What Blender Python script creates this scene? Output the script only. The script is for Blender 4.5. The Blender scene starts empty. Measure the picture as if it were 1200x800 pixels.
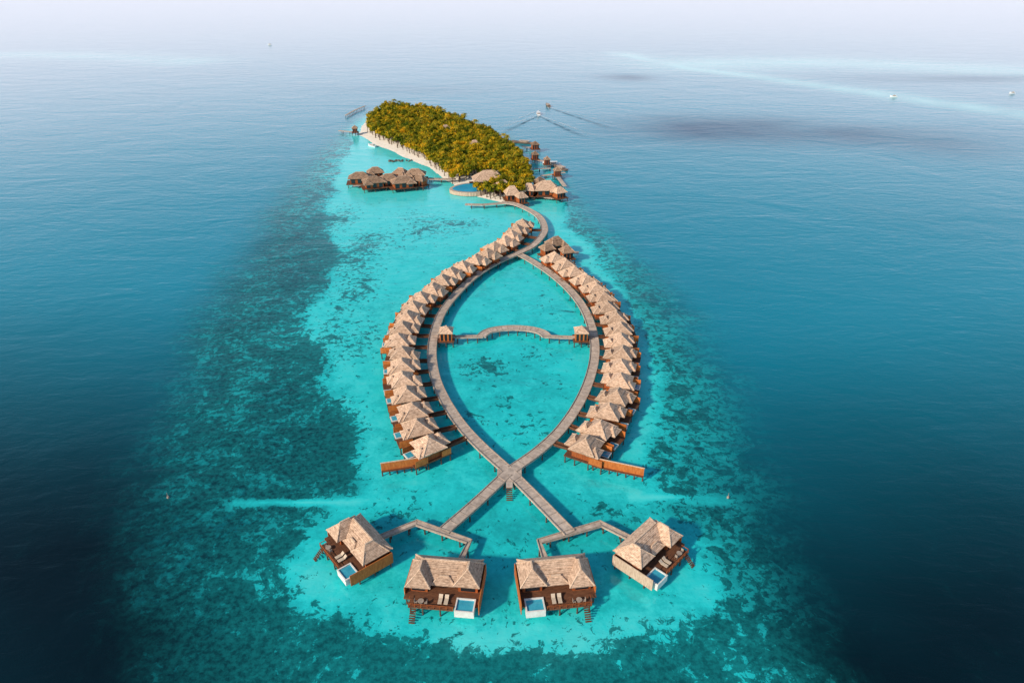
import bpy, math, random
import numpy as np
from mathutils import Vector, Matrix
random.seed(7); rng=np.random.default_rng(5)
scene=bpy.context.scene
COL=scene.collection
# ------------------------------------------------------------------ survey: photo bearing -> place on the water (metres)
H=100.0; F=800.0; P=math.atan(440/800.0); SP=math.sin(P); CP=math.cos(P)
def G(px,py,z=0.0):
    u=px-600.0; v=py-400.0
    t=(H-z)/(F*SP+v*CP)
    return Vector((u*t,(F*CP-v*SP)*t,z))
# ------------------------------------------------------------------ helpers
class MB:
    def __init__(s): s.v=[];s.f=[];s.m=[]
    def add(s,vs,fs,mi=0):
        o=len(s.v); s.v+=[tuple(p) for p in vs]; s.f+=[tuple(i+o for i in f) for f in fs]; s.m+=[mi]*len(fs)
    def box(s,cx,cy,cz,sx,sy,sz,mi=0,rot=0.0):
        c,sn=math.cos(rot),math.sin(rot); vs=[]
        for dz in(-.5,.5):
            for dx,dy in((-.5,-.5),(.5,-.5),(.5,.5),(-.5,.5)):
                x=dx*sx;y=dy*sy
                vs.append((cx+x*c-y*sn,cy+x*sn+y*c,cz+dz*sz))
        s.add(vs,[(3,2,1,0),(4,5,6,7),(0,1,5,4),(1,2,6,5),(2,3,7,6),(3,0,4,7)],mi)
    def beam(s,p,q,w,h=None,mi=0):
        p=Vector(p);q=Vector(q);d=(q-p)
        if d.length<1e-4:return
        d.normalize(); up=Vector((0,0,1)) if abs(d.z)<.95 else Vector((1,0,0))
        a=d.cross(up).normalized()*(w/2); b=a.cross(d).normalized()*((h or w)/2)
        vs=[p-a-b,p+a-b,p+a+b,p-a+b,q-a-b,q+a-b,q+a+b,q-a+b]
        s.add(vs,[(0,1,2,3),(7,6,5,4),(4,5,1,0),(5,6,2,1),(6,7,3,2),(7,4,0,3)],mi)
    def cyl(s,p,q,r0,r1,n=8,mi=0):
        p=Vector(p);q=Vector(q);d=(q-p).normalized(); up=Vector((0,0,1)) if abs(d.z)<.95 else Vector((1,0,0))
        a=d.cross(up).normalized(); b=a.cross(d)
        vs=[]
        for c,r in((p,r0),(q,r1)):
            for i in range(n):
                t=2*math.pi*i/n; vs.append(c+a*math.cos(t)*r+b*math.sin(t)*r)
        fs=[((i+1)%n,i,n+i,n+(i+1)%n) for i in range(n)]
        fs+=[tuple(range(n)),tuple(range(2*n-1,n-1,-1))]
        s.add(vs,fs,mi)
    def hip(s,cx,cy,z0,w,d,h,ridge,th=.22,caps=True,rot=0.0):
        # hipped roof with thatch-thick eaves, ridge caps and raised top tier
        c,sn=math.cos(rot),math.sin(rot)
        def T(x,y,z): return (cx+x*c-y*sn,cy+x*sn+y*c,z)
        def tier(w,d,h,r,z0,th):
            al=(w>=d)
            e=[(-w/2,-d/2),(w/2,-d/2),(w/2,d/2),(-w/2,d/2)]
            rr=[(-r/2,0),(r/2,0)] if al else [(0,-r/2),(0,r/2)]
            vs=[T(x,y,z0) for x,y in e]+[T(x,y,z0+h) for x,y in rr]+[T(x*.97,y*.97,z0-th) for x,y in e]
            fs=[(0,1,5,4),(1,2,5),(2,3,4,5),(3,0,4)] if al else [(0,1,4),(1,2,5,4),(2,3,5),(3,0,4,5)]
            fs+=[(6,7,1,0),(7,8,2,1),(8,9,3,2),(9,6,0,3),(9,8,7,6)]
            s.add(vs,fs,0)
            return vs,al
        vs,al=tier(w,d,h,ridge,z0,th)
        k=.42
        tier(w*k+ridge*(1-k)*(1 if w>=d else 0), d*k+ridge*(1-k)*(0 if w>=d else 1), h*k, ridge, z0+h*(1-k)+.14, .2)
        if caps:
            prs=[(0,4),(1,5),(2,5),(3,4),(4,5)] if al else [(0,4),(1,4),(2,5),(3,5),(4,5)]
            for a,b in prs: s.beam(vs[a],vs[b],.2,.2,1)
            A,B=Vector(vs[4]),Vector(vs[5]); s.beam(A+Vector((0,0,.16)),B+Vector((0,0,.16)),.3,.24,1)
    def mesh(s,name,mats,smooth=False):
        me=bpy.data.meshes.new(name); me.from_pydata(s.v,[],s.f)
        for m in mats: me.materials.append(m)
        me.polygons.foreach_set('material_index',s.m)
        if smooth: me.polygons.foreach_set('use_smooth',[True]*len(s.f))
        me.update(); return me
def link(o): COL.objects.link(o); return o
def mk(name,me,parent=None,loc=(0,0,0),rz=0.0,**kw):
    o=bpy.data.objects.new(name,me); o.location=loc; o.rotation_euler=(0,0,rz)
    if parent: o.parent=parent
    for k,v in kw.items(): o[k]=v
    return link(o)
def inst(parts,parent):
    for p in parts:
        name,me,loc=p[:3]
        o=mk(name,me,parent,loc,p[4] if len(p)>4 else 0.0)
        if len(p)>3 and p[3]: inst(p[3],o)
# ------------------------------------------------------------------ materials
def nm(name):
    m=bpy.data.materials.new(name); m.use_nodes=True; nt=m.node_tree
    return m,nt,nt.nodes['Principled BSDF']
def N(nt,t,**kw):
    n=nt.nodes.new(t)
    for k,v in kw.items(): setattr(n,k,v)
    return n
def surf(name,c1,c2,rough=.8,scale=2.0,stretch=(1,1,1),bump=.2,rand=0.0,bands=None,spec=.3):
    m,nt,b=nm(name); L=nt.links.new
    tc=N(nt,'ShaderNodeTexCoord'); mp=N(nt,'ShaderNodeMapping'); mp.inputs['Scale'].default_value=stretch
    L(tc.outputs['Object'],mp.inputs['Vector'])
    oi=N(nt,'ShaderNodeObjectInfo')
    no=N(nt,'ShaderNodeTexNoise'); no.noise_dimensions='4D'; no.inputs['Scale'].default_value=scale; no.inputs['Detail'].default_value=5; no.inputs['Roughness'].default_value=.65
    mw=N(nt,'ShaderNodeMath',operation='MULTIPLY'); mw.inputs[1].default_value=37.0; L(oi.outputs['Random'],mw.inputs[0]); L(mw.outputs[0],no.inputs['W'])
    L(mp.outputs[0],no.inputs['Vector'])
    r=N(nt,'ShaderNodeValToRGB'); r.color_ramp.elements[0].position=.33; r.color_ramp.elements[1].position=.68
    r.color_ramp.elements[0].color=(*c1,1); r.color_ramp.elements[1].color=(*c2,1)
    L(no.outputs['Fac'],r.inputs['Fac']); col=r.outputs['Color']; hgt=no.outputs['Fac']
    if bands:
        ax,sc,amt=bands
        w=N(nt,'ShaderNodeTexWave'); w.bands_direction=ax; w.wave_profile='SAW'; w.inputs['Scale'].default_value=sc; w.inputs['Distortion'].default_value=.6; w.inputs['Detail'].default_value=2; w.inputs['Detail Scale'].default_value=3
        L(tc.outputs['Object'],w.inputs['Vector'])
        mr=N(nt,'ShaderNodeMapRange'); mr.inputs['To Min'].default_value=1-amt; mr.inputs['To Max'].default_value=1+amt*.3; L(w.outputs['Fac'],mr.inputs['Value'])
        mx=N(nt,'ShaderNodeVectorMath',operation='SCALE'); L(col,mx.inputs[0]); L(mr.outputs[0],mx.inputs['Scale']); col=mx.outputs[0]
    if rand>0:
        mr=N(nt,'ShaderNodeMapRange'); mr.inputs['To Min'].default_value=1-rand; mr.inputs['To Max'].default_value=1+rand; L(oi.outputs['Random'],mr.inputs['Value'])
        mx=N(nt,'ShaderNodeVectorMath',operation='SCALE'); L(col,mx.inputs[0]); L(mr.outputs[0],mx.inputs['Scale']); col=mx.outputs[0]
    L(col,b.inputs['Base Color']); b.inputs['Roughness'].default_value=rough; b.inputs['Specular IOR Level'].default_value=spec
    if bump>0:
        bp=N(nt,'ShaderNodeBump'); bp.inputs['Strength'].default_value=bump; bp.inputs['Distance'].default_value=.08
        L(hgt,bp.inputs['Height']); L(bp.outputs[0],b.inputs['Normal'])
    return m
M_roof=surf('thatch_roof',(.32,.205,.14),(.88,.63,.46),.9,1.5,(1,1,2.5),.8,.18,('Z',1.6,.38))
M_roofd=surf('dark_thatch_roof',(.15,.09,.06),(.46,.31,.21),.9,1.2,(1,1,2.5),.8,.25,('Z',1.6,.40))
M_cap=surf('ridge_cap',(.46,.32,.22),(.84,.63,.47),.9,3,(1,1,1),.4)
M_deck=surf('deck_timber',(.09,.035,.02),(.23,.10,.05),.75,1.2,(1,5,1),.3,.1,('X',2.0,.35))
M_board=surf('boardwalk_timber',(.33,.265,.225),(.66,.54,.45),.85,.8,(1,1,1),.4,.05)
M_rail=surf('boardwalk_edge',(.24,.19,.16),(.48,.40,.33),.85,2,(1,1,1),.3)
M_wall=surf('stained_timber_wall',(.26,.055,.015),(.52,.15,.04),.65,1.5,(3,3,.5),.3,.15,('Z',1.5,.3))
M_fence=surf('orange_timber_screen',(.44,.11,.022),(.70,.23,.055),.7,1.5,(2,2,.6),.2,0,('X',2.4,.35))
M_pale=surf('pale_timber_screen',(.46,.33,.24),(.72,.56,.43),.7,1.5,(2,2,.6),.2,0,('Y',2.4,.35))
M_post=surf('wet_post',(.05,.035,.03),(.14,.10,.075),.8,2,(1,1,1),.2)
M_white=surf('white_render',(.62,.60,.56),(.82,.80,.77),.6,1,(1,1,1),.05)
M_glass,_nt,_b=nm('dark_glass'); _b.inputs['Base Color'].default_value=(.015,.02,.025,1); _b.inputs['Roughness'].default_value=.08
M_pool=surf('pool_water',(.03,.30,.45),(.07,.45,.60),.06,.8,(1,1,1),.05,spec=.6)
M_fabric=surf('cream_fabric',(.50,.40,.30),(.66,.55,.43),.9,4,(1,1,1),.1)
M_bark=surf('bark',(.06,.04,.03),(.16,.11,.08),.9,4,(1,1,1),.3)
M_rock=surf('wet_rock',(.05,.045,.04),(.18,.16,.14),.9,1.2,(1,1,1),.6)
M_hull=surf('white_boat_paint',(.65,.66,.68),(.82,.83,.84),.4,2,(1,1,1),0)
M_hulld=surf('varnished_hull',(.16,.11,.09),(.28,.20,.15),.5,2,(1,1,1),0)
def leafmat(name,a,bb,c):
    m,nt,b=nm(name); L=nt.links.new
    g=N(nt,'ShaderNodeNewGeometry')
    no=N(nt,'ShaderNodeTexNoise'); no.inputs['Scale'].default_value=.12; no.inputs['Detail'].default_value=4; L(g.outputs['Position'],no.inputs['Vector'])
    no2=N(nt,'ShaderNodeTexNoise'); no2.inputs['Scale'].default_value=.9; no2.inputs['Detail'].default_value=2; L(g.outputs['Position'],no2.inputs['Vector'])
    av=N(nt,'ShaderNodeMath',operation='ADD'); L(no.outputs['Fac'],av.inputs[0]); L(no2.outputs['Fac'],av.inputs[1])
    hf=N(nt,'ShaderNodeMath',operation='MULTIPLY'); hf.inputs[1].default_value=.5; L(av.outputs[0],hf.inputs[0])
    r=N(nt,'ShaderNodeValToRGB'); e=r.color_ramp.elements; e[0].position=.40; e[0].color=(*a,1); e[1].position=.62; e[1].color=(*c,1)
    k=e.new(.51); k.color=(*bb,1); L(hf.outputs[0],r.inputs['Fac'])
    L(r.outputs[0],b.inputs['Base Color']); b.inputs['Roughness'].default_value=.7; b.inputs['Specular IOR Level'].default_value=.1
    tr=N(nt,'ShaderNodeBsdfTranslucent'); L(r.outputs[0],tr.inputs['Color']); ms=N(nt,'ShaderNodeMixShader'); ms.inputs[0].default_value=.35
    L(b.outputs[0],ms.inputs[1]); L(tr.outputs[0],ms.inputs[2]); L(ms.outputs[0],nt.nodes['Material Output'].inputs['Surface'])
    return m
M_leaf=leafmat('foliage',(.06,.11,.008),(.32,.29,.012),(.86,.50,.02))
M_palm=leafmat('palm_foliage',(.12,.17,.015),(.40,.32,.02),(.76,.48,.03))
# ------------------------------------------------------------------ polygon distance fields
def W(pts,z=0): return [tuple(G(x,y,z)[:2]) for x,y in pts]
def seg_d(X,Y,a,b):
    ax,ay=a;bx,by=b;dx,dy=bx-ax,by-ay
    t=np.clip(((X-ax)*dx+(Y-ay)*dy)/(dx*dx+dy*dy+1e-9),0,1)
    return np.hypot(X-ax-t*dx,Y-ay-t*dy)
def sd(X,Y,poly):
    d=np.full(X.shape,1e9); ins=np.zeros(X.shape,bool); n=len(poly)
    for i in range(n):
        a=poly[i];b=poly[(i+1)%n]; d=np.minimum(d,seg_d(X,Y,a,b))
        c=((a[1]>Y)!=(b[1]>Y)); xi=(b[0]-a[0])*(Y-a[1])/(b[1]-a[1]+1e-12)+a[0]
        ins^=(c&(X<xi))
    return np.where(ins,-d,d)
def poly_d(X,Y,pl):
    d=np.full(X.shape,1e9)
    for i in range(len(pl)-1): d=np.minimum(d,seg_d(X,Y,pl[i],pl[i+1]))
    return d
def ss(a,b,x):
    t=np.clip((x-a)/(b-a),0,1); return t*t*(3-2*t)
def wob(X,Y,s,seed):
    r=np.random.default_rng(seed); o=np.zeros(X.shape)
    for k in range(7):
        a=r.uniform(0,6.28); f=s*(1.6**(k*.7)); o+=np.sin((X*math.cos(a)+Y*math.sin(a))*f+r.uniform(0,6.28))/(1+k*.5)
    return o/3.0
outer=W([(396,150),(340,200),(285,270),(228,350),(182,450),(158,560),(165,680),(195,800),(210,1000),(1150,1000),(1005,800),(950,720),(910,620),(882,520),(865,440),(826,370),(768,310),(712,258),(676,225),(657,200),(628,178),(590,158),(545,143),(500,130),(460,126),(425,132)])
inner=W([(418,160),(402,195),(382,245),(396,300),(374,345),(364,400),(398,460),(428,520),(420,570),(372,612),(340,655),(375,700),(455,738),(560,760),(640,748),(720,728),(795,705),(835,680),(822,635),(800,605),(752,565),(760,500),(768,440),(756,380),(708,315),(668,265),(655,232),(640,205),(615,185),(560,160),(500,140),(450,136)])
island=W([(421,158),(423,148),(434,136),(460,130),(500,134),(540,147),(580,163),(612,188),(622,205),(627,225),(612,236),(588,238),(560,231),(535,223),(524,212),(505,198),(482,188),(455,176),(436,168)])
# ------------------------------------------------------------------ water: one sheet out to the horizon
def axis(lo,hi,step,far,g=1.12):
    a=list(np.arange(lo,hi+.1,step)); s=step; x=a[-1]
    while x<far: s*=g; x+=s; a.append(x)
    return a
xp=axis(0,160,1.6,40000); xs=np.array([-v for v in xp[:0:-1]]+xp)
ya=list(np.arange(50,340,1.6)); ya+=list(np.arange(ya[-1]+2.6,760,2.6)); s=2.6;y=ya[-1]
while y<45000: s*=1.1;y+=s;ya.append(y)
yb=[];s=1.6;y=50
while y>-3000: s*=1.3;y-=s;yb.append(y)
ys=np.array(yb[::-1]+ya)
X,Y=np.meshgrid(xs,ys); nx,ny=len(xs),len(ys); X=X.ravel();Y=Y.ravel()
Xw=X+wob(X,Y,.06,1)*5+wob(X,Y,.25,11)*1.8; Yw=Y+wob(X,Y,.06,2)*5+wob(X,Y,.25,12)*1.8
so=sd(Xw,Yw,outer); si=sd(Xw,Yw,inner); sl=sd(X,Y,island)
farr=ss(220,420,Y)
deep=ss(-24,15,so)
right=ss(10,45,X)
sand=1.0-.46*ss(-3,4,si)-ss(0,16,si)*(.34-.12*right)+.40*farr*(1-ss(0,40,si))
reef=.17+ss(-4,4,si)*(.42-.10*right)-.10*farr
def blob(px,py,rx,ry):
    c=G(px,py); return np.exp(-(((X-c.x)/rx)**2+((Y-c.y)/ry)**2))
for px,py,rx,ry,v in [(568,430,7,6,.44),(505,266,14,16,.36),(415,300,12,20,.4),(400,255,9,22,.35),(440,185,6,20,.15),(620,500,7,7,.28),(630,415,6,5,.25),(590,470,4,4,.28),(545,490,5,4,.22),(650,450,4,6,.22),
                      (560,262,8,9,.25),(385,395,8,18,.35),(470,600,9,5,.25),(600,725,30,3,.18),(540,340,4,8,.15),(640,360,6,8,.16),(430,400,5,14,.3),(420,340,8,14,.3),(480,250,8,12,.2),(440,280,10,10,.2),(400,500,5,12,.4),(380,540,8,6,.3),(600,640,20,4,.16),(720,600,9,4,.25)]:
    reef+=v*blob(px,py,rx,ry)
reef+=.16*ss(-2,5,si)*(1-ss(76,88,Y))
sand+=.18*blob(760,440,12,50)+.08*blob(240,430,16,60)+.18*blob(705,300,12,30)+.62*blob(700,775,46,8)+.20*blob(350,680,12,7)+.12*blob(300,440,6,40)
sand-=.30*blob(600,620,70,8)+.18*blob(600,740,50,12)+.16*blob(600,440,26,60)
for pl,w,v in [([(272,591),(340,588),(418,588)],1.0,.8),([(742,580),(800,585),(860,586)],.9,.7)]:
    e=np.exp(-(poly_d(X,Y,W(pl))/w)**2)*v; sand+=e; reef-=e*.8
beach=1-ss(0,14,sl); sand+=.45*beach*ss(30,-30,X); reef-=.3*beach
# distant atoll shallows
farsh=np.zeros(X.shape)
for pl,w,v in [([(730,64),(800,78),(900,92),(1040,112),(1260,142)],18,.9),([(780,74),(900,74),(1050,76),(1250,88)],60,.8),([(-100,64),(120,66),(220,72)],40,.6)]:
    farsh=np.maximum(farsh,np.exp(-(poly_d(X,Y+wob(X,Y,.02,4)*14,W(pl))/w)**1.4)*v*(.8+.3*wob(X,Y,.03,9)))
dark=np.zeros(X.shape)  # cloud shadow painted into the far sea colour, with wind-roughened patches
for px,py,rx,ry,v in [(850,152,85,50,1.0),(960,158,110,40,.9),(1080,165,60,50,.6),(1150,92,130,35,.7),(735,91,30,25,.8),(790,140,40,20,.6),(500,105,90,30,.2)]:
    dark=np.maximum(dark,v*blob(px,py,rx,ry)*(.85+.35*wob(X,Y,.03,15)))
blue=ss(74,225,Y-np.minimum(np.abs(X),200)*.12+ np.where(X>0,20,0))  # depth tint, lightened with distance to put haze into the water colour
verts=np.column_stack([X,Y,np.zeros_like(X)])
idx=np.arange(nx*ny).reshape(ny,nx)
fc=np.stack([idx[:-1,:-1],idx[:-1,1:],idx[1:,1:],idx[1:,:-1]],-1).reshape(-1,4)
me=bpy.data.meshes.new('water'); me.vertices.add(len(verts)); me.vertices.foreach_set('co',verts.ravel())
me.loops.add(fc.size); me.loops.foreach_set('vertex_index',fc.ravel().astype(np.int32))
me.polygons.add(len(fc)); me.polygons.foreach_set('loop_start',(np.arange(len(fc))*4).astype(np.int32)); me.polygons.foreach_set('loop_total',np.full(len(fc),4,np.int32))
me.update(calc_edges=True)
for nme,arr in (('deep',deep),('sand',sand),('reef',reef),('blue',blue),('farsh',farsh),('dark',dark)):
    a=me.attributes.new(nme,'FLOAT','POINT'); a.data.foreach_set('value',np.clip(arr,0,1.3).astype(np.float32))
mw,nt,b=nm('sea_water'); L=nt.links.new
def attr(n):
    a=N(nt,'ShaderNodeAttribute'); a.attribute_name=n; return a.outputs['Fac']
def mathn(op,a,b_=None,clamp=False):
    m=N(nt,'ShaderNodeMath',operation=op); m.use_clamp=clamp
    for i,v in enumerate((a,b_)):
        if v is None: continue
        if isinstance(v,(int,float)): m.inputs[i].default_value=v
        else: L(v,m.inputs[i])
    return m.outputs[0]
def mixc(f,a,c):
    m=N(nt,'ShaderNodeMix'); m.data_type='RGBA'; m.clamp_factor=True
    if isinstance(f,(int,float)): m.inputs[0].default_value=f
    else: L(f,m.inputs[0])
    for i,v in ((6,a),(7,c)):
        if isinstance(v,tuple): m.inputs[i].default_value=(*v,1)
        else: L(v,m.inputs[i])
    return m.outputs[2]
tc=N(nt,'ShaderNodeTexCoord'); OBJ=tc.outputs['Object']
def noise(scale,detail=6,rough=.6,dist=0.0,stretch=None,rot=0.0):
    n=N(nt,'ShaderNodeTexNoise'); n.inputs['Scale'].default_value=scale; n.inputs['Detail'].default_value=detail; n.inputs['Roughness'].default_value=rough; n.inputs['Distortion'].default_value=dist
    if stretch:
        mp=N(nt,'ShaderNodeMapping'); mp.inputs['Scale'].default_value=stretch; mp.inputs['Rotation'].default_value=(0,0,rot); L(OBJ,mp.inputs[0]); L(mp.outputs[0],n.inputs['Vector'])
    else: L(OBJ,n.inputs['Vector'])
    return n.outputs['Fac']
def mrange(v,a,c,t0=0.0,t1=1.0,smooth=True):
    m=N(nt,'ShaderNodeMapRange'); m.interpolation_type='SMOOTHSTEP' if smooth else 'LINEAR'; 
    for i,x in ((0,v),(1,a),(2,c)):
        if isinstance(x,(int,float)): m.inputs[i].default_value=x
        else: L(x,m.inputs[i])
    m.inputs[3].default_value=t0; m.inputs[4].default_value=t1
    return m.outputs[0]
nb=noise(.035,4,.6); nf=noise(.8,5,.75); nm_=noise(.16,6,.7,.4)
sandv=mathn('ADD',attr('sand'),mathn('MULTIPLY',mathn('SUBTRACT',nb,.5),.8))
sandv=mathn('ADD',sandv,mathn('MULTIPLY',mathn('SUBTRACT',nm_,.5),1.1))
sandv=mathn('ADD',sandv,mathn('MULTIPLY',mathn('SUBTRACT',nf,.5),.85),True)
lag=mixc(sandv,(.002,.118,.145),(.018,.62,.65))
# pale sand showing through the thinnest water
thin=mrange(mathn('ADD',mathn('ADD',attr('sand'),mathn('MULTIPLY',nm_,.8)),mathn('MULTIPLY',nf,.5)),1.5,2.0)
lag=mixc(mathn('MULTIPLY',thin,.45),lag,(.16,.80,.78))
n1=noise(.13,9,.70,.6); 
thr=mathn('SUBTRACT',.72,mathn('MULTIPLY',attr('reef'),.40))
mask=mrange(n1,thr,mathn('ADD',thr,.035))
n2=noise(.50,6,.72,.5); thr2=mathn('SUBTRACT',.68,mathn('MULTIPLY',attr('reef'),.36))
mask2=mathn('MULTIPLY',mrange(n2,thr2,mathn('ADD',thr2,.03)),.9)
mk_=mathn('MAXIMUM',mask,mask2)
reefc=mixc(mrange(nf,.36,.62),(.001,.022,.032),(.004,.12,.13))
sh=mixc(mathn('MULTIPLY',mk_,.82),lag,reefc)
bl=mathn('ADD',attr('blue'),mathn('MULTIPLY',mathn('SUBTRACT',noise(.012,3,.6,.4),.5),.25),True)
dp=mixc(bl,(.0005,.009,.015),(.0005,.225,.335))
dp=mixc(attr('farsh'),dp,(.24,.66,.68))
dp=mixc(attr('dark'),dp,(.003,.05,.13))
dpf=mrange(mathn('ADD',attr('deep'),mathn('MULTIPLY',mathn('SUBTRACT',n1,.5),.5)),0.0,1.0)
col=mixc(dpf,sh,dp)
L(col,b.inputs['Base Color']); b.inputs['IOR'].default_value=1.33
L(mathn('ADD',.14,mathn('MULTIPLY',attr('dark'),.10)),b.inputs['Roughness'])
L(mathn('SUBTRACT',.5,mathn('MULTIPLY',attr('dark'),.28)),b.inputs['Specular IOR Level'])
w1=noise(.35,4,.6,.6,(.45,1,1),.12); w2=noise(.045,3,.6,.8,(.5,1,1),-.2)
bp=N(nt,'ShaderNodeBump'); bp.inputs['Strength'].default_value=.40; bp.inputs['Distance'].default_value=.35; L(w1,bp.inputs['Height'])
bp2=N(nt,'ShaderNodeBump'); bp2.inputs['Strength'].default_value=.30; bp2.inputs['Distance'].default_value=1.2; L(w2,bp2.inputs['Height']); L(bp.outputs[0],bp2.inputs['Normal'])
L(bp2.outputs[0],b.inputs['Normal'])
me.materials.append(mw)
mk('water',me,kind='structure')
# ------------------------------------------------------------------ island ground
ip=np.array(island); gx=np.arange(ip[:,0].min()-10,ip[:,0].max()+10,2.0); gy=np.arange(ip[:,1].min()-10,ip[:,1].max()+10,2.0)
IX,IY=np.meshgrid(gx,gy); sI=sd(IX.ravel()+wob(IX.ravel(),IY.ravel(),.15,8)*1.5,IY.ravel(),island)
z=np.where(sI<0,np.minimum(-sI*.12,1.6),np.maximum(-sI*.25,-2))
idx=np.arange(IX.size).reshape(IX.shape)
fs=[tuple(q) for q in np.stack([idx[:-1,:-1],idx[:-1,1:],idx[1:,1:],idx[1:,:-1]],-1).reshape(-1,4) if max(z[q])>-.6]
me=bpy.data.meshes.new('island_ground'); me.from_pydata(list(zip(IX.ravel(),IY.ravel(),z)),[],[tuple(int(i) for i in f) for f in fs]); me.polygons.foreach_set('use_smooth',[True]*len(me.polygons)); me.update()
me.materials.append(surf('coral_sand',(.74,.67,.58),(.90,.85,.78),.95,.4,(1,1,1),.1))
mk('island_ground',me,kind='structure')
# ------------------------------------------------------------------ trees
def rnd(r): return Vector((random.gauss(0,1),random.gauss(0,1),random.gauss(0,1))).normalized()*r
def broad(seed,h=7.0,R=2.5):
    random.seed(seed); m=MB(); top=Vector((random.uniform(-.4,.4),random.uniform(-.4,.4),h*.55))
    m.cyl((0,0,-.3),top,.28,.16,6)
    lobes=[]
    for i in range(8):
        a=i*2.4+random.random(); r=R*random.uniform(.35,.8); c=Vector((math.cos(a)*r,math.sin(a)*r,h*random.uniform(.62,.82)))
        lobes.append((c,R*random.uniform(.28,.42))); m.cyl(top*.9,c,.10,.04,4)
    lobes.append((Vector((0,0,h*.88)),R*.42))
    for c,r in lobes:
        for k in range(64):
            p=c+rnd(r*random.uniform(.6,1.15)); 
            n=(p-c).normalized()+rnd(.4)+Vector((0,0,.3)); n.normalize(); a=n.cross(Vector((0,0,1))); 
            if a.length<.1: a=Vector((1,0,0))
            a.normalize(); b_=n.cross(a); s_=random.uniform(.16,.33)
            m.add([p-a*s_-b_*s_*.6,p+a*s_*.8-b_*s_*.5,p+a*s_+b_*s_*.7,p-a*s_*.6+b_*s_],[(0,1,2,3)],1)
    return m
def palm(seed,h=7.4):
    random.seed(seed); m=MB(); ln=Vector((random.uniform(-1.3,1.3),random.uniform(-1.3,1.3),0)); pts=[Vector((0,0,-.3))+ln*(t*t)+Vector((0,0,h*t)) for t in (0,.35,.7,1)]
    for i in range(3): m.cyl(pts[i],pts[i+1],.2-.03*i,.17-.03*i,6)
    c=pts[-1]
    for i in range(21):
        a=i*2.4; el=random.uniform(-.1,.9); d=Vector((math.cos(a),math.sin(a),0)); sd_=Vector((-d.y,d.x,0)); Ln=random.uniform(1.8,2.5); vs=[]
        for k in range(6):
            t=k/5; p=c+d*(Ln*t*math.cos(el*.6))+Vector((0,0,Ln*(math.sin(el)*t-.75*t*t))); w=.28*math.sin(math.pi*min(.97,t*.85+.12))
            vs+=[p-sd_*w-Vector((0,0,w*.4)),p,p+sd_*w-Vector((0,0,w*.4))]
        fs=[]
        for k in range(5):
            o=k*3; fs+=[(o,o+1,o+4,o+3),(o+1,o+2,o+5,o+4)]
        m.add(vs,fs,1)
    return m
tm=[broad(11),broad(12,7.8,2.8),broad(13,6.3,2.2)]; pm=[palm(21),palm(22,8.2)]
tmesh=[t.mesh('broadleaf_tree',[M_bark,M_leaf]) for t in tm]; pmesh=[t.mesh('palm_tree',[M_bark,M_palm]) for t in pm]
clear=[(G(573,214),8),(G(553,221),11),(G(598,229),3.5),(G(584,240),4)]
cand=[]; random.seed(3)
cell={}
SPC=2.45
for _ in range(46000):
    x=random.uniform(ip[:,0].min(),ip[:,0].max()); y_=random.uniform(ip[:,1].min(),ip[:,1].max())
    k=(int(x//SPC),int(y_//SPC))
    if any(math.hypot(x-q[0],y_-q[1])<SPC for i in(-1,0,1) for j in(-1,0,1) for q in cell.get((k[0]+i,k[1]+j),[])): continue
    cell.setdefault(k,[]).append((x,y_)); cand.append((x,y_))
cx=np.array([c[0] for c in cand]); cy=np.array([c[1] for c in cand]); cs=sd(cx,cy,island)
sel=[]
for x,y_,s_ in zip(cx,cy,cs):
    lim=-5.5 if x< (G(500,190).x+ (G(500,190).y-y_)*.35) else -1.0
    if s_>lim or any(math.hypot(x-c.x,y_-c.y)<r for c,r in clear): continue
    sel.append((x,y_,s_))
sel.sort(key=lambda t:t[1]); print('TREES',len(sel))
rest=sel[300:]
for i,(x,y_,s_) in enumerate(sel[:300]):
    pal=random.random()<(.20 if s_>-9 else .07); me=random.choice(pmesh if pal else tmesh)
    o=mk('palm_tree' if pal else 'broadleaf_tree',me,None,(x,y_,1.0 if s_<-9 else .4),random.uniform(0,6.28)); sc=random.uniform(.85,1.15); o.scale=(sc,sc,sc*random.uniform(.85,1.12))
    o['label']='coconut palm with drooping golden green fronds on island' if pal else 'dense golden green leafy tree in island grove'
    o['category']='palm tree' if pal else 'tree'; o['group']='trees covering the island'
V=[];FQ=[];MI=[];off=0
allm=tm+pm; arrs=[(np.array(m.v),m.f,m.m) for m in allm]
for x,y_,s_ in rest:
    k=random.choice([3,4]) if random.random()<(.16 if s_>-9 else .05) else random.choice([0,1,2])
    v,f,mi=arrs[k]; a=random.uniform(0,6.28); sc=random.uniform(.85,1.15); c,s2=math.cos(a)*sc,math.sin(a)*sc
    V.append(np.column_stack([v[:,0]*c-v[:,1]*s2+x,v[:,0]*s2+v[:,1]*c+y_,v[:,2]*sc*random.uniform(.85,1.12)+.8]))
    FQ+=[tuple(i+off for i in q) for q in f]; MI+=[ (0 if q==0 else 1) if k<3 else (0 if q==0 else 2) for q in mi]; off+=len(v)
if V:
    me=bpy.data.meshes.new('grove'); me.from_pydata(np.vstack(V).tolist(),[],FQ)
    for q in (M_bark,M_leaf,M_palm): me.materials.append(q)
    me.polygons.foreach_set('material_index',MI); me.update()
    mk('distant_grove',me,kind='stuff',label='far part of dense tropical grove on island',category='trees')
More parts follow.
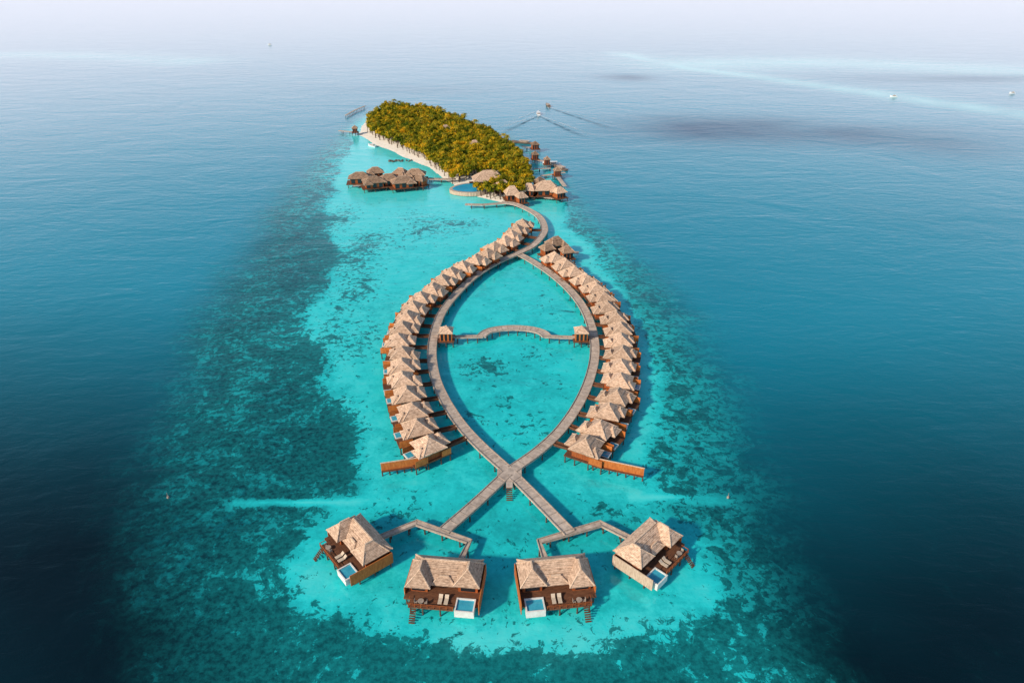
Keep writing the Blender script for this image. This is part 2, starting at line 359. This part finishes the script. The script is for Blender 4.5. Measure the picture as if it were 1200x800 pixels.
# ------------------------------------------------------------------ boardwalks
postm=MB(); postm.cyl((0,0,-1.5),(0,0,1.0),.17,.15,8); post_me=postm.mesh('post',[M_post])
def smooth(pts,step=1.5):
    P_=[Vector(p) for p in pts]; P_=[P_[0]*2-P_[1]]+P_+[P_[-1]*2-P_[-2]]; out=[]
    for i in range(1,len(P_)-2):
        a,b_,c,d=P_[i-1:i+3]; n=max(2,int((c-b_).length/step))
        for k in range(n):
            t=k/n; out.append(.5*((2*b_)+(c-a)*t+(2*a-5*b_+4*c-d)*t*t+(3*b_-a-3*c+d)*t*t*t))
    out.append(P_[-2]); return out
def boardwalk(px,width,z,label,sm=True,spacing=6.0,parent=None,name='boardwalk',rail=True,cat='boardwalk'):
    pts=[G(x,y,z) for x,y in px]
    pts=smooth(pts) if sm else pts
    n=len(pts); nrm=[]
    for i in range(n):
        d=(pts[min(i+1,n-1)]-pts[max(i-1,0)]); d.z=0; d.normalize(); nn=Vector((-d.y,d.x,0))
        if 0<i<n-1:
            d1=(pts[i]-pts[i-1]).normalized(); nn=nn/max(.5,abs(nn.dot(Vector((-d1.y,d1.x,0)))))
        nrm.append(nn)
    m=MB(); 
    def sweep(o0,o1,z0,z1,mi):
        vs=[]
        for p,q in zip(pts,nrm): vs+=[p+q*o0+Vector((0,0,z0)),p+q*o1+Vector((0,0,z0)),p+q*o1+Vector((0,0,z1)),p+q*o0+Vector((0,0,z1))]
        fs=[]
        for i in range(n-1):
            a=i*4;b_=a+4
            for k in range(4): fs.append((a+k,b_+k,b_+(k+1)%4,a+(k+1)%4))
        fs+=[(0,1,2,3),(n*4-1,n*4-2,n*4-3,n*4-4)]
        m.add(vs,fs,mi)
    w=width/2
    sweep(-w,w,-.25,0,0)
    if rail:
        sweep(-w+.03,-w+.20,.003,.2,1); sweep(w-.20,w-.03,.003,.2,1)
        acc=0
        for i in range(1,n):
            acc+=(pts[i]-pts[i-1]).length
            if acc>1.6:
                acc=0; q=nrm[i].normalized()
                m.beam(pts[i]-q*w*.9+Vector((0,0,.02)),pts[i]+q*w*.9+Vector((0,0,.02)),.18,.05,1)
    o=mk(name,m.mesh(name,[M_board,M_rail]),parent)
    if parent is None: o['label']=label; o['category']=cat
    # posts
    acc=spacing*.5; cnt=0
    for i in range(1,n):
        sg=pts[i]-pts[i-1]; l=sg.length; 
        while acc<=l and cnt<98:
            c=pts[i-1]+sg*(acc/l); q=nrm[i].normalized()
            for s_ in(-1,1):
                mk('post',post_me,o,(c.x+q.x*s_*(w-.2),c.y+q.y*s_*(w-.2),z-1.25)); cnt+=1
            acc+=spacing
        acc-=l
    return o,pts
ZB=2.0
leftp=[(594,550),(564,523),(540,497),(521,468),(510,442),(506,415),(509,390),(518,366),(534,345),(556,324),(581,308),(607,297)]
rightp=[(600,550),(632,527),(658,502),(679,471),(692,440),(697,412),(694,386),(684,361),(667,339),(645,320),(622,305),(607,297)]
spin=[(604,298),(624,288),(636,275),(638,266),(632,254),(618,245),(603,239),(588,237)]
_,LP=boardwalk(leftp,2.8,ZB,'curved grey timber boardwalk on posts beside villas')
_,RP=boardwalk(rightp,2.8,ZB+.03,'curved grey timber boardwalk on posts over lagoon')
_,SPn=boardwalk(spin,3.0,ZB+.06,'winding timber boardwalk leading to island beach')
boardwalk([(545,239.5),(565,240),(590,238)],2.0,ZB-.1,'short timber jetty beside sandy island tip',sm=False)
boardwalk([(595,554),(560,587),(520,622)],2.6,ZB-.03,'straight timber boardwalk arm leading to large villas')
boardwalk([(599,554),(632,587),(668,624)],2.6,ZB-.06,'straight timber boardwalk arm leading to suite villas')
boardwalk([(446,629),(488,612),(550,634),(538,660)],1.35,ZB-.09,'narrow angled timber walkway between two large villas',sm=False,spacing=4)
boardwalk([(738,630),(704,613),(632,634),(641,660)],1.35,ZB-.12,'narrow angled timber walkway joining two suite villas',sm=False,spacing=4)
# hub platform
m=MB(); c=G(597,553,ZB+.1); R=2.9
ring=[(c.x+R*math.cos(math.pi/8+i*math.pi/4),c.y+R*math.sin(math.pi/8+i*math.pi/4)) for i in range(8)]
m.add([(x,y_,ZB+.1) for x,y_ in ring]+[(x,y_,ZB-.3) for x,y_ in ring],[tuple(range(8))]+[((i+1)%8,i,i+8,(i+1)%8+8) for i in range(8)]+[tuple(range(15,7,-1))])
m.box(c.x,c.y-3.6,ZB-.1,1.4,2.6,.2)
hub=mk('boardwalk_hub',m.mesh('hub',[M_board]),label='octagonal timber platform where four boardwalks meet',category='platform')
for x,y_ in ring: mk('post',post_me,hub,(x*.95+c.x*.05,y_*.95+c.y*.05,ZB-1.3))
m=MB()
for k in range(7): m.box(0,-k*.3,-k*.28,1.3,.3,.08)
mk('stair',m.mesh('stair',[M_deck]),hub,(c.x,c.y-5.0,ZB-.15))
# mid bridge
boardwalk([(507,394.5),(540,394.5),(566,394)],1.5,ZB+.01,'narrow timber footbridge crossing the enclosed lagoon',spacing=3)
boardwalk([(638,394),(665,395),(696,395.5)],1.5,ZB+.015,'slim timber footbridge joining lagoon pavilion',spacing=3)
boardwalk([(564,394),(570,389),(582,385.5),(602,384),(622,385.5),(635,389),(641,394)],3.0,ZB+.05,'crescent shaped timber deck in the middle of lagoon',spacing=3)
# ------------------------------------------------------------------ buildings
def one(name,mats,*a):
    m=MB(); m.box(*a); return (name,m.mesh(name,mats),(0,0,0))
def pavilion(loc,w,d,h,label,rz=0.0,group=None,cat='pavilion',z=2.0,posts=True,wallf=.8,name='pavilion',ridge=None,wm=None,rm=None,wing=0):
    t=bpy.data.objects.new(name,None); t.location=(loc[0],loc[1],0); t.rotation_euler=(0,0,rz); link(t); t['label']=label; t['category']=cat
    if group: t['group']=group
    m=MB(); m.box(0,0,z-.15,w*1.15,d*1.15,.3); mk('deck',m.mesh('deck',[M_deck]),t)
    m=MB(); m.box(0,0,z+1.3,w*wallf,d*wallf,2.6); 
    mk('wall',m.mesh('wall',[wm or M_wall]),t)
    for k in (-.28,0,.28): inst([one('window',[M_glass],w*k,-d*wallf/2-.03,z+1.15,w*.17,.06,2.1)],t)
    m=MB(); r=ridge if ridge is not None else max(w,d)*.35
    m.hip(0,0,z+2.6,w,d,h,r)
    if wing: m.hip(wing*w*.3,-d*.42,z+2.3,w*.42,d*.62,h*.62,.5)
    mk('roof',m.mesh('roof',[rm or M_roof,M_cap if rm is None else M_roof]),t)
    if posts:
        for sx in(-1,0,1):
            for sy in(-1,1): mk('post',post_me,t,(sx*w*.5,sy*d*.5,z-1.3))
    return t
# -- small water villas
def small_parts(sgn,v):
    ps=[]
    m=MB(); m.box(0,-.2,1.95,6.2,9.4,.3); ps.append(('deck',m.mesh('deck',[M_deck]),(0,0,0)))
    m=MB(); m.box(0,.4,3.25,5.0,4.8,2.3); m.box(-sgn*.7,3.5,3.0,3.4,1.5,1.8)
    ps.append(('wall',m.mesh('wall',[M_wall]),(0,0,0)))
    for k in(-1.5,0,1.5): ps.append(one('glass_door',[M_glass],k,-2.04,3.1,1.25,.08,1.9))
    m=MB(); m.hip(0,.3,4.3,6.5,6.3,2.4,.8+v*.9); m.hip(-sgn*.8,3.5,3.9,4.6,3.4,1.5,1.2); m.hip(sgn*1.2,-2.3,4.0,3.6,3.0,1.2,.5)
    ps.append(('roof',m.mesh('roof',[M_roof,M_cap]),(0,0,0)))
    m=MB(); m.box(-sgn*1.6,-3.9,2.2,2.3,2.0,.3)
    m2=MB(); m2.box(-sgn*1.6,-3.9,2.36,1.85,1.55,.04)
    ps.append(('pool',m.mesh('pool',[M_white]),(0,0,0),[('pool_water',m2.mesh('pool_water',[M_pool]),(0,0,0))]))
    ps.append(one('screen',[M_fence],3.05,-3.2,2.9,.12,3.2,1.7)); ps.append(one('screen',[M_fence],-3.05,-3.2,2.9,.12,3.2,1.7)); ps.append(one('screen',[M_fence],3.05,3.2,2.9,.12,2.4,1.6))
    for x in(-2.9,2.9):
        for y_ in(-4.6,-1.5,1.8,4.2): ps.append(('post',post_me,(x,y_,.85)))
    return ps
SMALL=[small_parts(1,0),small_parts(-1,0),small_parts(1,1),small_parts(-1,1)]
def resample(px,z,step,n=None):
    pts=smooth([G(x,y_,z) for x,y_ in px],.5); L_=[0]
    for i in range(1,len(pts)): L_.append(L_[-1]+(pts[i]-pts[i-1]).length)
    n=n or int(L_[-1]/step)+1; out=[]
    for k in range(n):
        s_=L_[-1]*k/(n-1); i=min(range(len(L_)),key=lambda j:abs(L_[j]-s_)); out.append(pts[i])
    return out
def nearest(p,path):
    return min(path,key=lambda q:(q.x-p.x)**2+(q.y-p.y)**2)
lcurve=[(500,517),(487,492),(477,466),(471,441),(468,420),(468,402),(471,384),(479,366),(491,349),(506,334),(524,320),(545,307),(567,295),(586,284),(600,273),(611,260)]
rcurve=[(691,518),(706,492),(719,466),(729,441),(733,420),(733,402),(728,382),(719,363),(706,345),(691,329),(674,314),(652,299)]
random.seed(44)
for cv,path,step in((lcurve,LP+SPn,7.2),(rcurve,RP,7.2)):
    pts=resample(cv,5.5,step); print('VILLAS',len(pts))
    for i,p in enumerate(pts):
        q=nearest(p,path); d=Vector((q.x-p.x,q.y-p.y)); dist=d.length; d.normalize(); rz=math.atan2(-d.x,d.y)+random.uniform(-.08,.08)
        t=bpy.data.objects.new('water_villa',None); link(t); jit=random.uniform(-.8,.8); t.location=(p.x+d.x*jit,p.y+d.y*jit,0); t.rotation_euler=(0,0,rz)
        t['label']='small thatched timber villa on stilts beside boardwalk'; t['category']='villa'; t['group']='thatched villas along the curved boardwalk'
        inst(SMALL[random.randrange(4)],t)
        m=MB(); y0=4.5; y1=max(y0+1,dist-jit-1.3); m.box(0,(y0+y1)/2,1.78,1.3,y1-y0,.2); m.box(.6,(y0+y1)/2,2.1,.1,y1-y0,.5); m.box(-.6,(y0+y1)/2,2.1,.1,y1-y0,.5)
        mk('walkway',m.mesh('walkway',[M_deck]),t)
# end screens over water
def screen(a,b_,label):
    A=G(*a,z=1.6);B=G(*b_,z=1.6); c=(A+B)/2; L_=(B-A).length; rz=math.atan2(B.y-A.y,B.x-A.x)
    m=MB(); m.box(0,0,1.2,L_,.14,2.0)
    o=mk('privacy_screen',m.mesh('screen',[M_fence]),None,(c.x,c.y,1.6),rz,label=label,category='fence')
    m=MB(); m.box(0,0,2.26,L_+.2,.24,.12); mk('rail',m.mesh('rail',[M_cap]),o); m=MB(); m.box(0,0,.12,L_,1.2,.14); mk('platform',m.mesh('platform',[M_deck]),o)
    n=7
    for k in range(n): mk('post',post_me,o,(-L_/2+.15+k*(L_-.3)/(n-1),.3,-1))
screen((447,552),(500,544),'orange timber privacy screen on posts above lagoon')
screen((694,545),(754,558),'long orange timber privacy screen beside last villa')
# -- large villas
def large_parts(s,side):
    ps=[]
    m=MB(); m.box(0,.6,2.05,13.9,8.0,.3); m.box(-s*1.7,-4.15,1.85,8.2,1.7,.25); m.box(s*4.4,-3.6,1.95,4.4,.6,.25)
    ps.append(('deck',m.mesh('deck',[M_deck]),(0,0,0)))
    m=MB(); m.box(0,2.3,3.2,11.4,3.8,2.0); m.box(s*4.4,-.2,3.2,3.6,1.4,2.0); m.box(-s*4.6,-.5,3.2,3.4,2.2,2.0)
    ps.append(('wall',m.mesh('wall',[M_wall]),(0,0,0)))
    for k in range(3):
        x=-1.75+k*1.75; ps.append(one('glass_door',[M_glass],x,.36,3.15,1.5,.08,1.8)); ps.append(one('door_frame',[M_fence],x+.86,.33,3.15,.12,.16,1.9))
    ps.append(one('window',[M_glass],s*4.4,-.94,3.2,2.6,.08,1.5)); ps.append(one('window',[M_glass],-s*4.6,-1.64,3.2,2.4,.08,1.5))
    m=MB(); m.hip(0,2.2,4.3,13.0,5.8,2.0,8.0); m.hip(s*4.3,1.2,4.35,4.8,6.0,2.3,1.8); m.hip(-s*4.4,.5,4.32,4.6,6.6,2.2,2.2); m.hip(0,-.2,4.0,4.4,2.6,.9,1.8)
    ps.append(('roof',m.mesh('roof',[M_roof,M_cap]),(0,0,0)))
    x=s*4.4;y_=-4.0; m=MB()
    m.box(x,y_,1.5,3.5,2.9,1.2)
    for ax,ay,sx,sy in((x-1.63,y_,.24,3.0),(x+1.63,y_,.24,3.0),(x,y_-1.38,3.02,.24),(x,y_+1.38,3.02,.24)): m.box(ax,ay,2.32,sx,sy,.3)
    m2=MB(); m2.box(x,y_,2.2,3.0,2.5,.04)
    ps.append(('pool',m.mesh('pool',[M_white]),(0,0,0),[('pool_water',m2.mesh('pool_water',[M_pool]),(0,0,0))]))
    m=MB()
    m.box(-s*5.75,-4.15,2.75,.1,1.7,.1); m.box(-s*1.7,-4.95,2.75,8.1,.1,.1); m.box(-s*1.7,-4.95,2.4,8.1,.05,.06)
    for k in range(8): m.box(-s*1.7-4.0+k*1.143,-4.95,2.36,.1,.12,.78)
    ps.append(('railing',m.mesh('railing',[M_wall]),(0,0,0)))
    ps.append(one('screen',[side],s*6.95,-.1,2.5,.14,9.4,2.7)); ps.append(one('screen',[M_fence],-s*6.95,.9,2.5,.14,6.8,2.2)); ps.append(one('screen',[M_fence],0,4.68,2.5,13.7,.14,1.8))
    m=MB()
    for k in range(7): m.box(-s*4.8,-5.2-k*.28,1.7-k*.26,1.1,.28,.07)
    ps.append(('stair',m.mesh('stair',[M_deck]),(0,0,0)))
    for x in(-6.6,-3.4,0,3.4,6.6):
        for y_ in(-2.8,.6,4.2): ps.append(('post',post_me,(x,y_,.9)))
    for x in(-5.4,-3.2,0): ps.append(('post',post_me,(s*x,-4.8,.7)))
    return ps
def lounger_mesh():
    m=MB(); m.box(0,0,.3,.7,1.3,.12,0); m.add([(-.35,.62,.26),(.35,.62,.26),(.35,1.15,.7),(-.35,1.15,.7),(-.35,.62,.38),(.35,.62,.38),(.35,1.1,.8),(-.35,1.1,.8)],[(0,3,2,1),(4,5,6,7),(0,1,5,4),(1,2,6,5),(2,3,7,6),(3,0,4,7)],0)
    for x in(-.3,.3):
        for y_ in(-.6,.6): m.box(x,y_,.12,.06,.06,.24,1)
    return m.mesh('sun_lounger',[M_fabric,M_deck])
LG=lounger_mesh()
def table_mesh():
    m=MB(); m.cyl((0,0,.68),(0,0,.74),.55,.55,12,0); m.cyl((0,0,0),(0,0,.68),.06,.05,6,0)
    m.cyl((0,0,0),(0,0,.05),.3,.28,10,0)
    return m.mesh('deck_table',[M_rail])
TB=table_mesh()
def chair_mesh():
    m=MB(); m.box(0,0,.42,.5,.5,.07); m.box(0,.24,.72,.5,.06,.55)
    for x in(-.21,.21):
        for y_ in(-.21,.21): m.box(x,y_,.19,.05,.05,.38)
    return m.mesh('deck_chair',[M_rail])
CH=chair_mesh()
def large(px,py,rz,s,label,side,z=4.0,sc=.95):
    p=G(px,py,z); t=bpy.data.objects.new('suite_villa',None); link(t); t.location=(p.x,p.y,0); t.rotation_euler=(0,0,rz); t.scale=(sc,sc,sc)
    t['label']=label; t['category']='villa'; t['group']='large suite villas at the boardwalk end'
    inst(large_parts(s,side),t)
    M=Matrix.Translation((p.x,p.y,0))@Matrix.Rotation(rz,4,'Z')@Matrix.Scale(sc,4)
    for i,(x,y_) in enumerate([(s*.9,-3.6),(-s*.2,-3.6)]):
        w=M@Vector((x,y_,1.98 if y_<-3.9 else 2.2)); mk('sun_lounger',LG,None,w,rz,label='cream cushioned sun lounger on villa deck',category='sun lounger',group='sun loungers on villa decks')
    w=M@Vector((-s*3.6,-4.1,1.98)); mk('deck_table',TB,None,w,rz,label='round timber table on a villa deck',category='table',group='tables on villa decks')
    for dx,a in((-.9,math.pi/2),(.9,-math.pi/2)):
        w=M@Vector((-s*3.6+dx,-4.1,1.98)); mk('deck_chair',CH,None,w,rz+a,label='timber chair beside round deck table',category='chair',group='chairs on villa decks')
large(521,678,math.radians(-6),1,'large thatched suite villa with white rimmed plunge pool',M_fence,sc=.98)
large(651,677,math.radians(7),-1,'large thatched overwater suite with corner plunge pool',M_fence,sc=.98)
large(415,635,math.radians(-50),1,'large thatched suite villa with tall orange timber screen',M_fence,sc=.94)
large(765,640,math.radians(46),-1,'large thatched suite villa with pale side wall and pool',M_pale,sc=.94)
# lagoon pavilions
for px,lab in((523,'small square thatched pavilion on lagoon footbridge'),(681,'thatched square shelter at footbridge end')):
    p=G(px,391,3.5); pavilion(p,4.2,4.2,1.4,lab,wallf=.85,wm=M_fence,ridge=.4)
# island end buildings
blds=[(573,212,17,10,4.2,.15,'large thatched island reception hall beside pool',1),(589,220,8,6,2.5,.3,'thatched hall wing beside sandy clearing',0),(600,229,7,7,3.4,.2,'thatched pointed pavilion at sandy island tip',0),
 (620,224,7,6,2.6,-.3,'thatched overwater bar on dark posts',-1),(640,223,12,9,3.6,.1,'broad thatched overwater restaurant near boardwalk',1),(655,227,6,6,2.2,.5,'small thatched annex above the water',0),(611,233,5,5,2,.4,'little thatched hut at boardwalk gate',0),
 (651,288,7,6,2.6,.5,'thatched service villa at end of villa row',1),(641,294,5,5,2,.5,'small thatched hut beside boardwalk fork',0),(664,297,5,5,1.8,.3,'small thatched annex with dark deck over water',0),(632,215,6,5,2.0,.8,'dark thatched shelter beside overwater restaurant',0)]
for px,py,w,d,h,rz,lab,wg in blds:
    p=G(px,py,3.5); pavilion(p,w,d,h,lab,rz,cat='building',name='thatched_building',wallf=.75,wing=wg,rm=M_roofd if py>285 or px==632 else None)
boardwalk([(640,292),(655,293),(678,296)],2.2,ZB-.5,'small dark service deck behind villa row',rail=False)
boardwalk([(625,226),(645,231),(664,230)],4,ZB-.5,'broad timber deck around overwater restaurant',rail=False)
for px,py,w in [(522,150,6),(556,168,6)]:
    p=G(px,py,7); pavilion((p.x,p.y),w,w*.7,2.0,'thatched island lodge half hidden among trees',.4,cat='building',name='island_lodge',z=4.2,posts=False,group='lodges among the island trees',wm=M_white)
random.seed(5)
for i,(px,py,w,d) in enumerate([(422,210,12,7),(440,204,9,6),(438,215,11,7),(456,212,10,8),(470,205,8,6),(472,215,12,7),(487,206,11,7),(492,213,7,5)]):
    p=G(px,py,3.5); pavilion(p,w,d,2.5,'brown thatched spa pavilion on a timber platform',random.uniform(-.5,.5),group='thatched spa pavilions over the water',name='spa_pavilion',cat='pavilion',rm=M_roofd,wing=random.choice([-1,1]))
boardwalk([(498,209),(515,210),(534,210)],2.6,ZB-.2,'straight jetty joining spa pavilions to beach')
boardwalk([(414,215),(455,213),(500,211)],9.0,ZB-.4,'wide timber platform beneath spa pavilions',rail=False)
# swimming pool by the beach
c=G(553,220,2.0); m=MB(); m2=MB(); n=28
def pr(r,z,o=0): return [(math.cos(t*2*math.pi/n)*(r*9.5*(1+.12*math.sin(2*t*2*math.pi/n))+o),math.sin(t*2*math.pi/n)*(r*7.5+o),z) for t in range(n)]
a=pr(1,2.0,1.5);b_=pr(1,.2,1.5)
m.add(a+b_,[tuple(range(n))]+[((i+1)%n,i,n+i,n+(i+1)%n) for i in range(n)]); m2.add(pr(1.0,2.06),[tuple(range(n))])
o=mk('swimming_pool',m.mesh('pool_deck',[M_pale]),None,(c.x,c.y,0),label='curved infinity swimming pool with pale surround on beach',category='swimming pool')
M_pool2=surf('deep_pool_water',(.01,.26,.44),(.02,.36,.56),.3,.2,(1,1,1),.0,spec=.2)
mk('pool_water',m2.mesh('pool_water',[M_pool2]),o)
# harbour jetties
for px,w,lab in [([(622,186),(640,189),(650,191)],2,'timber harbour jetty stretching from island shore'),([(634,206),(648,204),(662,202)],2,'timber harbour jetty near thatched restaurant'),([(650,203),(656,210),(662,218)],2,'short angled arrival jetty above pale water'),
                 ([(612,172),(626,173)],2,'small timber pier at the far shore'),([(428,124),(416,129),(405,135)],1.6,'thin timber breakwater off the island end'),([(397,153),(408,154),(420,155)],2,'low timber jetty at beach corner'),([(626,198),(645,197)],1.6,'narrow boat pier beside island trees')]:
    boardwalk(px,w,ZB-.4,lab,rail=False,name='jetty',cat='jetty')
for px,py,w in [(627,172,5),(653,203,4),(627,184,4),(416,153,4),(641,190,3.5)]:
    pavilion(G(px,py,3),w,w,1.6,'small thatched jetty shelter over water',.2,group='thatched jetty shelters',cat='shelter',name='jetty_shelter',ridge=.4,rm=M_roofd)
# rock groyne
m=MB(); random.seed(9)
for k in range(26):
    p=G(470+random.uniform(-14,12),189+random.uniform(-1,1)); r=random.uniform(.5,1.1)
    m.cyl((p.x,p.y,-.4),(p.x+random.uniform(-.3,.3),p.y+random.uniform(-.3,.3),r*.7),r,r*.5,6)
mk('rock_groyne',m.mesh('rocks',[M_rock]),label='low line of dark rocks off the beach',category='rocks')
# boats
def boat(px,py,L_,rz,label,dark=False):
    p=G(px,py); t=bpy.data.objects.new('boat',None); link(t); t.location=(p.x,p.y,0); t.rotation_euler=(0,0,rz); t['label']=label; t['category']='boat'
    m=MB(); rings=[]; B=L_*.14
    for k in range(9):
        s_=k/8; y_=-L_/2+L_*s_; w=B*(1-max(0,(s_-.45)/.55)**2.2)*(.8+.2*min(1,s_*4))+.02; zt=.9+max(0,s_-.6)*2.2
        rings.append([(-w,y_,zt),(-w*.6,y_,-.2),(w*.6,y_,-.2),(w,y_,zt)])
    vs=[v for r in rings for v in r]; fs=[]
    for k in range(8):
        a_=k*4
        for j in range(4): fs.append((a_+j,a_+4+j,a_+4+(j+1)%4,a_+(j+1)%4))
    fs+=[(0,1,2,3),(35,34,33,32)]
    m.add(vs,fs); mk('hull',m.mesh('hull',[M_hulld if dark else M_hull]),t)
    m=MB(); m.box(0,-L_*.08,1.3,B*1.2,L_*.36,.8); mk('cabin',m.mesh('cabin',[M_rail]),t)
    m=MB(); m.box(0,-L_*.1,1.8,B*1.6,L_*.48,.12); mk('canopy',m.mesh('canopy',[M_hull if not dark else M_board]),t)
boat(631,134,12,.0,'white motor boat trailing a wake',False)
boat(642,124.5,12,.15,'dark hulled dhoni boat with timber canopy',True)
boat(612,168,14,1.3,'moored dhoni boat beside small pier',True)
boat(656,198,12,.6,'dark boat moored at harbour jetty',True)
boat(646,193,10,1.6,'white boat moored below timber jetty')
boat(436,172,7,.9,'small white boat anchored by the beach')
boat(1047,114,6,1.4,'pale small boat on the open sea')
boat(1186,110,5,1.5,'small distant boat on open water')
boat(316,53,6,1.2,'tiny white boat on calm distant sea')
# buoys
bm=MB(); bm.cyl((0,0,-.2),(0,0,.4),.28,.22,10); bm.cyl((0,0,.4),(0,0,1.4),.05,.03,6); BU=bm.mesh('buoy',[M_rail],False)
for x,y_ in((853,583),(197,583)): mk('buoy',BU,None,G(x,y_),label='small grey marker buoy above reef',category='buoy',group='marker buoys around the reef')
# wakes
def foam(name,colr,amax):
    m_,nt2,b2=nm(name); b2.inputs['Base Color'].default_value=(*colr,1); b2.inputs['Roughness'].default_value=.5; b2.inputs['Specular IOR Level'].default_value=.1
    n_=N(nt2,'ShaderNodeTexNoise'); n_.inputs['Scale'].default_value=.18; n_.inputs['Detail'].default_value=5
    tc2=N(nt2,'ShaderNodeTexCoord'); nt2.links.new(tc2.outputs['Object'],n_.inputs['Vector'])
    mr=N(nt2,'ShaderNodeMapRange'); mr.inputs[1].default_value=.30; mr.inputs[2].default_value=.62; mr.inputs[4].default_value=amax; nt2.links.new(n_.outputs['Fac'],mr.inputs[0])
    at=N(nt2,'ShaderNodeAttribute'); at.attribute_name='fade'; mm=N(nt2,'ShaderNodeMath',operation='MULTIPLY'); nt2.links.new(mr.outputs[0],mm.inputs[0]); nt2.links.new(at.outputs['Fac'],mm.inputs[1]); nt2.links.new(mm.outputs[0],b2.inputs['Alpha'])
    return m_
mwk=foam('foam',(.72,.82,.88),.9); mwd=foam('wake_trough',(.004,.05,.10),.9)
m=MB(); zz=.05; fade=[]
for a_,b_,w0,w1,mi in [((631,135),(578,152),1.5,6,0),((631,136),(588,156),1,8,1),((631,135),(700,160),1.5,6,0),((631,136),(686,162),1,9,1),((642,125.5),(588,146),.8,4,0),((642,125.5),(736,149),1,5,0),((642,126),(720,152),.8,8,1),((631,135),(629,142),2.5,2,0),((642,125.5),(645,131),2,1.5,0)]:
    zz+=.02; A=G(*a_,z=zz);B=G(*b_,z=zz); d=(B-A).normalized(); q=Vector((-d.y,d.x,0)); K=8; vs=[]
    for k in range(K+1):
        t=k/K; p=A.lerp(B,t); w_=w0+(w1-w0)*t; vs+=[p-q*w_/2,p,p+q*w_/2]; fade+=[0,(1-t)**.7,0]
    fs=[]
    for k in range(K): o=k*3; fs+=[(o,o+3,o+4,o+1),(o+1,o+4,o+5,o+2)]
    m.add(vs,fs,mi)
wm_=m.mesh('wake',[mwk,mwd]); at=wm_.attributes.new('fade','FLOAT','POINT'); at.data.foreach_set('value',fade)
mk('wake',wm_,kind='structure')
# ------------------------------------------------------------------ light
w=bpy.data.worlds.new('World'); scene.world=w; w.use_nodes=True; nt=w.node_tree
sky=nt.nodes.new('ShaderNodeTexSky'); sky.sky_type='NISHITA'; sky.sun_disc=False
az=math.atan2(-.62,-.5); el=math.radians(30)
sky.sun_elevation=el; sky.sun_rotation=az; sky.air_density=1.0; sky.dust_density=1.5; sky.ozone_density=2.0
# pale humid haze band low in the sky
tcw=nt.nodes.new('ShaderNodeTexCoord'); sx_=nt.nodes.new('ShaderNodeSeparateXYZ'); nt.links.new(tcw.outputs['Generated'],sx_.inputs[0])
def wm2(a,c,t0,t1):
    q=nt.nodes.new('ShaderNodeMapRange'); q.interpolation_type='SMOOTHSTEP'; q.inputs[1].default_value=a; q.inputs[2].default_value=c; q.inputs[3].default_value=t0; q.inputs[4].default_value=t1; nt.links.new(sx_.outputs['Z'],q.inputs[0]); return q.outputs[0]
mh=nt.nodes.new('ShaderNodeMix'); mh.data_type='RGBA'; nt.links.new(wm2(.06,.32,0,1),mh.inputs[0]); mh.inputs[6].default_value=(13.0,12.0,13.2,1); mh.inputs[7].default_value=(3.6,8.2,11.6,1)
mxw=nt.nodes.new('ShaderNodeMix'); mxw.data_type='RGBA'; nt.links.new(wm2(.1,.62,.97,0.0),mxw.inputs[0]); nt.links.new(sky.outputs[0],mxw.inputs[6]); nt.links.new(mh.outputs[2],mxw.inputs[7])
bg=nt.nodes['Background']; bg.inputs['Strength'].default_value=.11; nt.links.new(mxw.outputs[2],bg.inputs[0])
sl_=bpy.data.lights.new('sun','SUN'); sl_.energy=4.3; sl_.angle=math.radians(4); sl_.color=(1,.84,.64)
so_=link(bpy.data.objects.new('sun',sl_)); dirv=Vector((math.sin(az)*math.cos(el),math.cos(az)*math.cos(el),math.sin(el)))
so_.rotation_euler=dirv.to_track_quat('Z','Y').to_euler(); so_.location=(0,0,200)
cam=bpy.data.cameras.new('camera'); cam.lens=24; cam.sensor_width=36; cam.clip_start=1; cam.clip_end=100000
co=link(bpy.data.objects.new('camera',cam)); co.location=(0,0,H); co.rotation_euler=(math.pi/2-P,0,0); scene.camera=co
scene.view_settings.view_transform='Standard'; scene.view_settings.look='None'; scene.view_settings.exposure=0
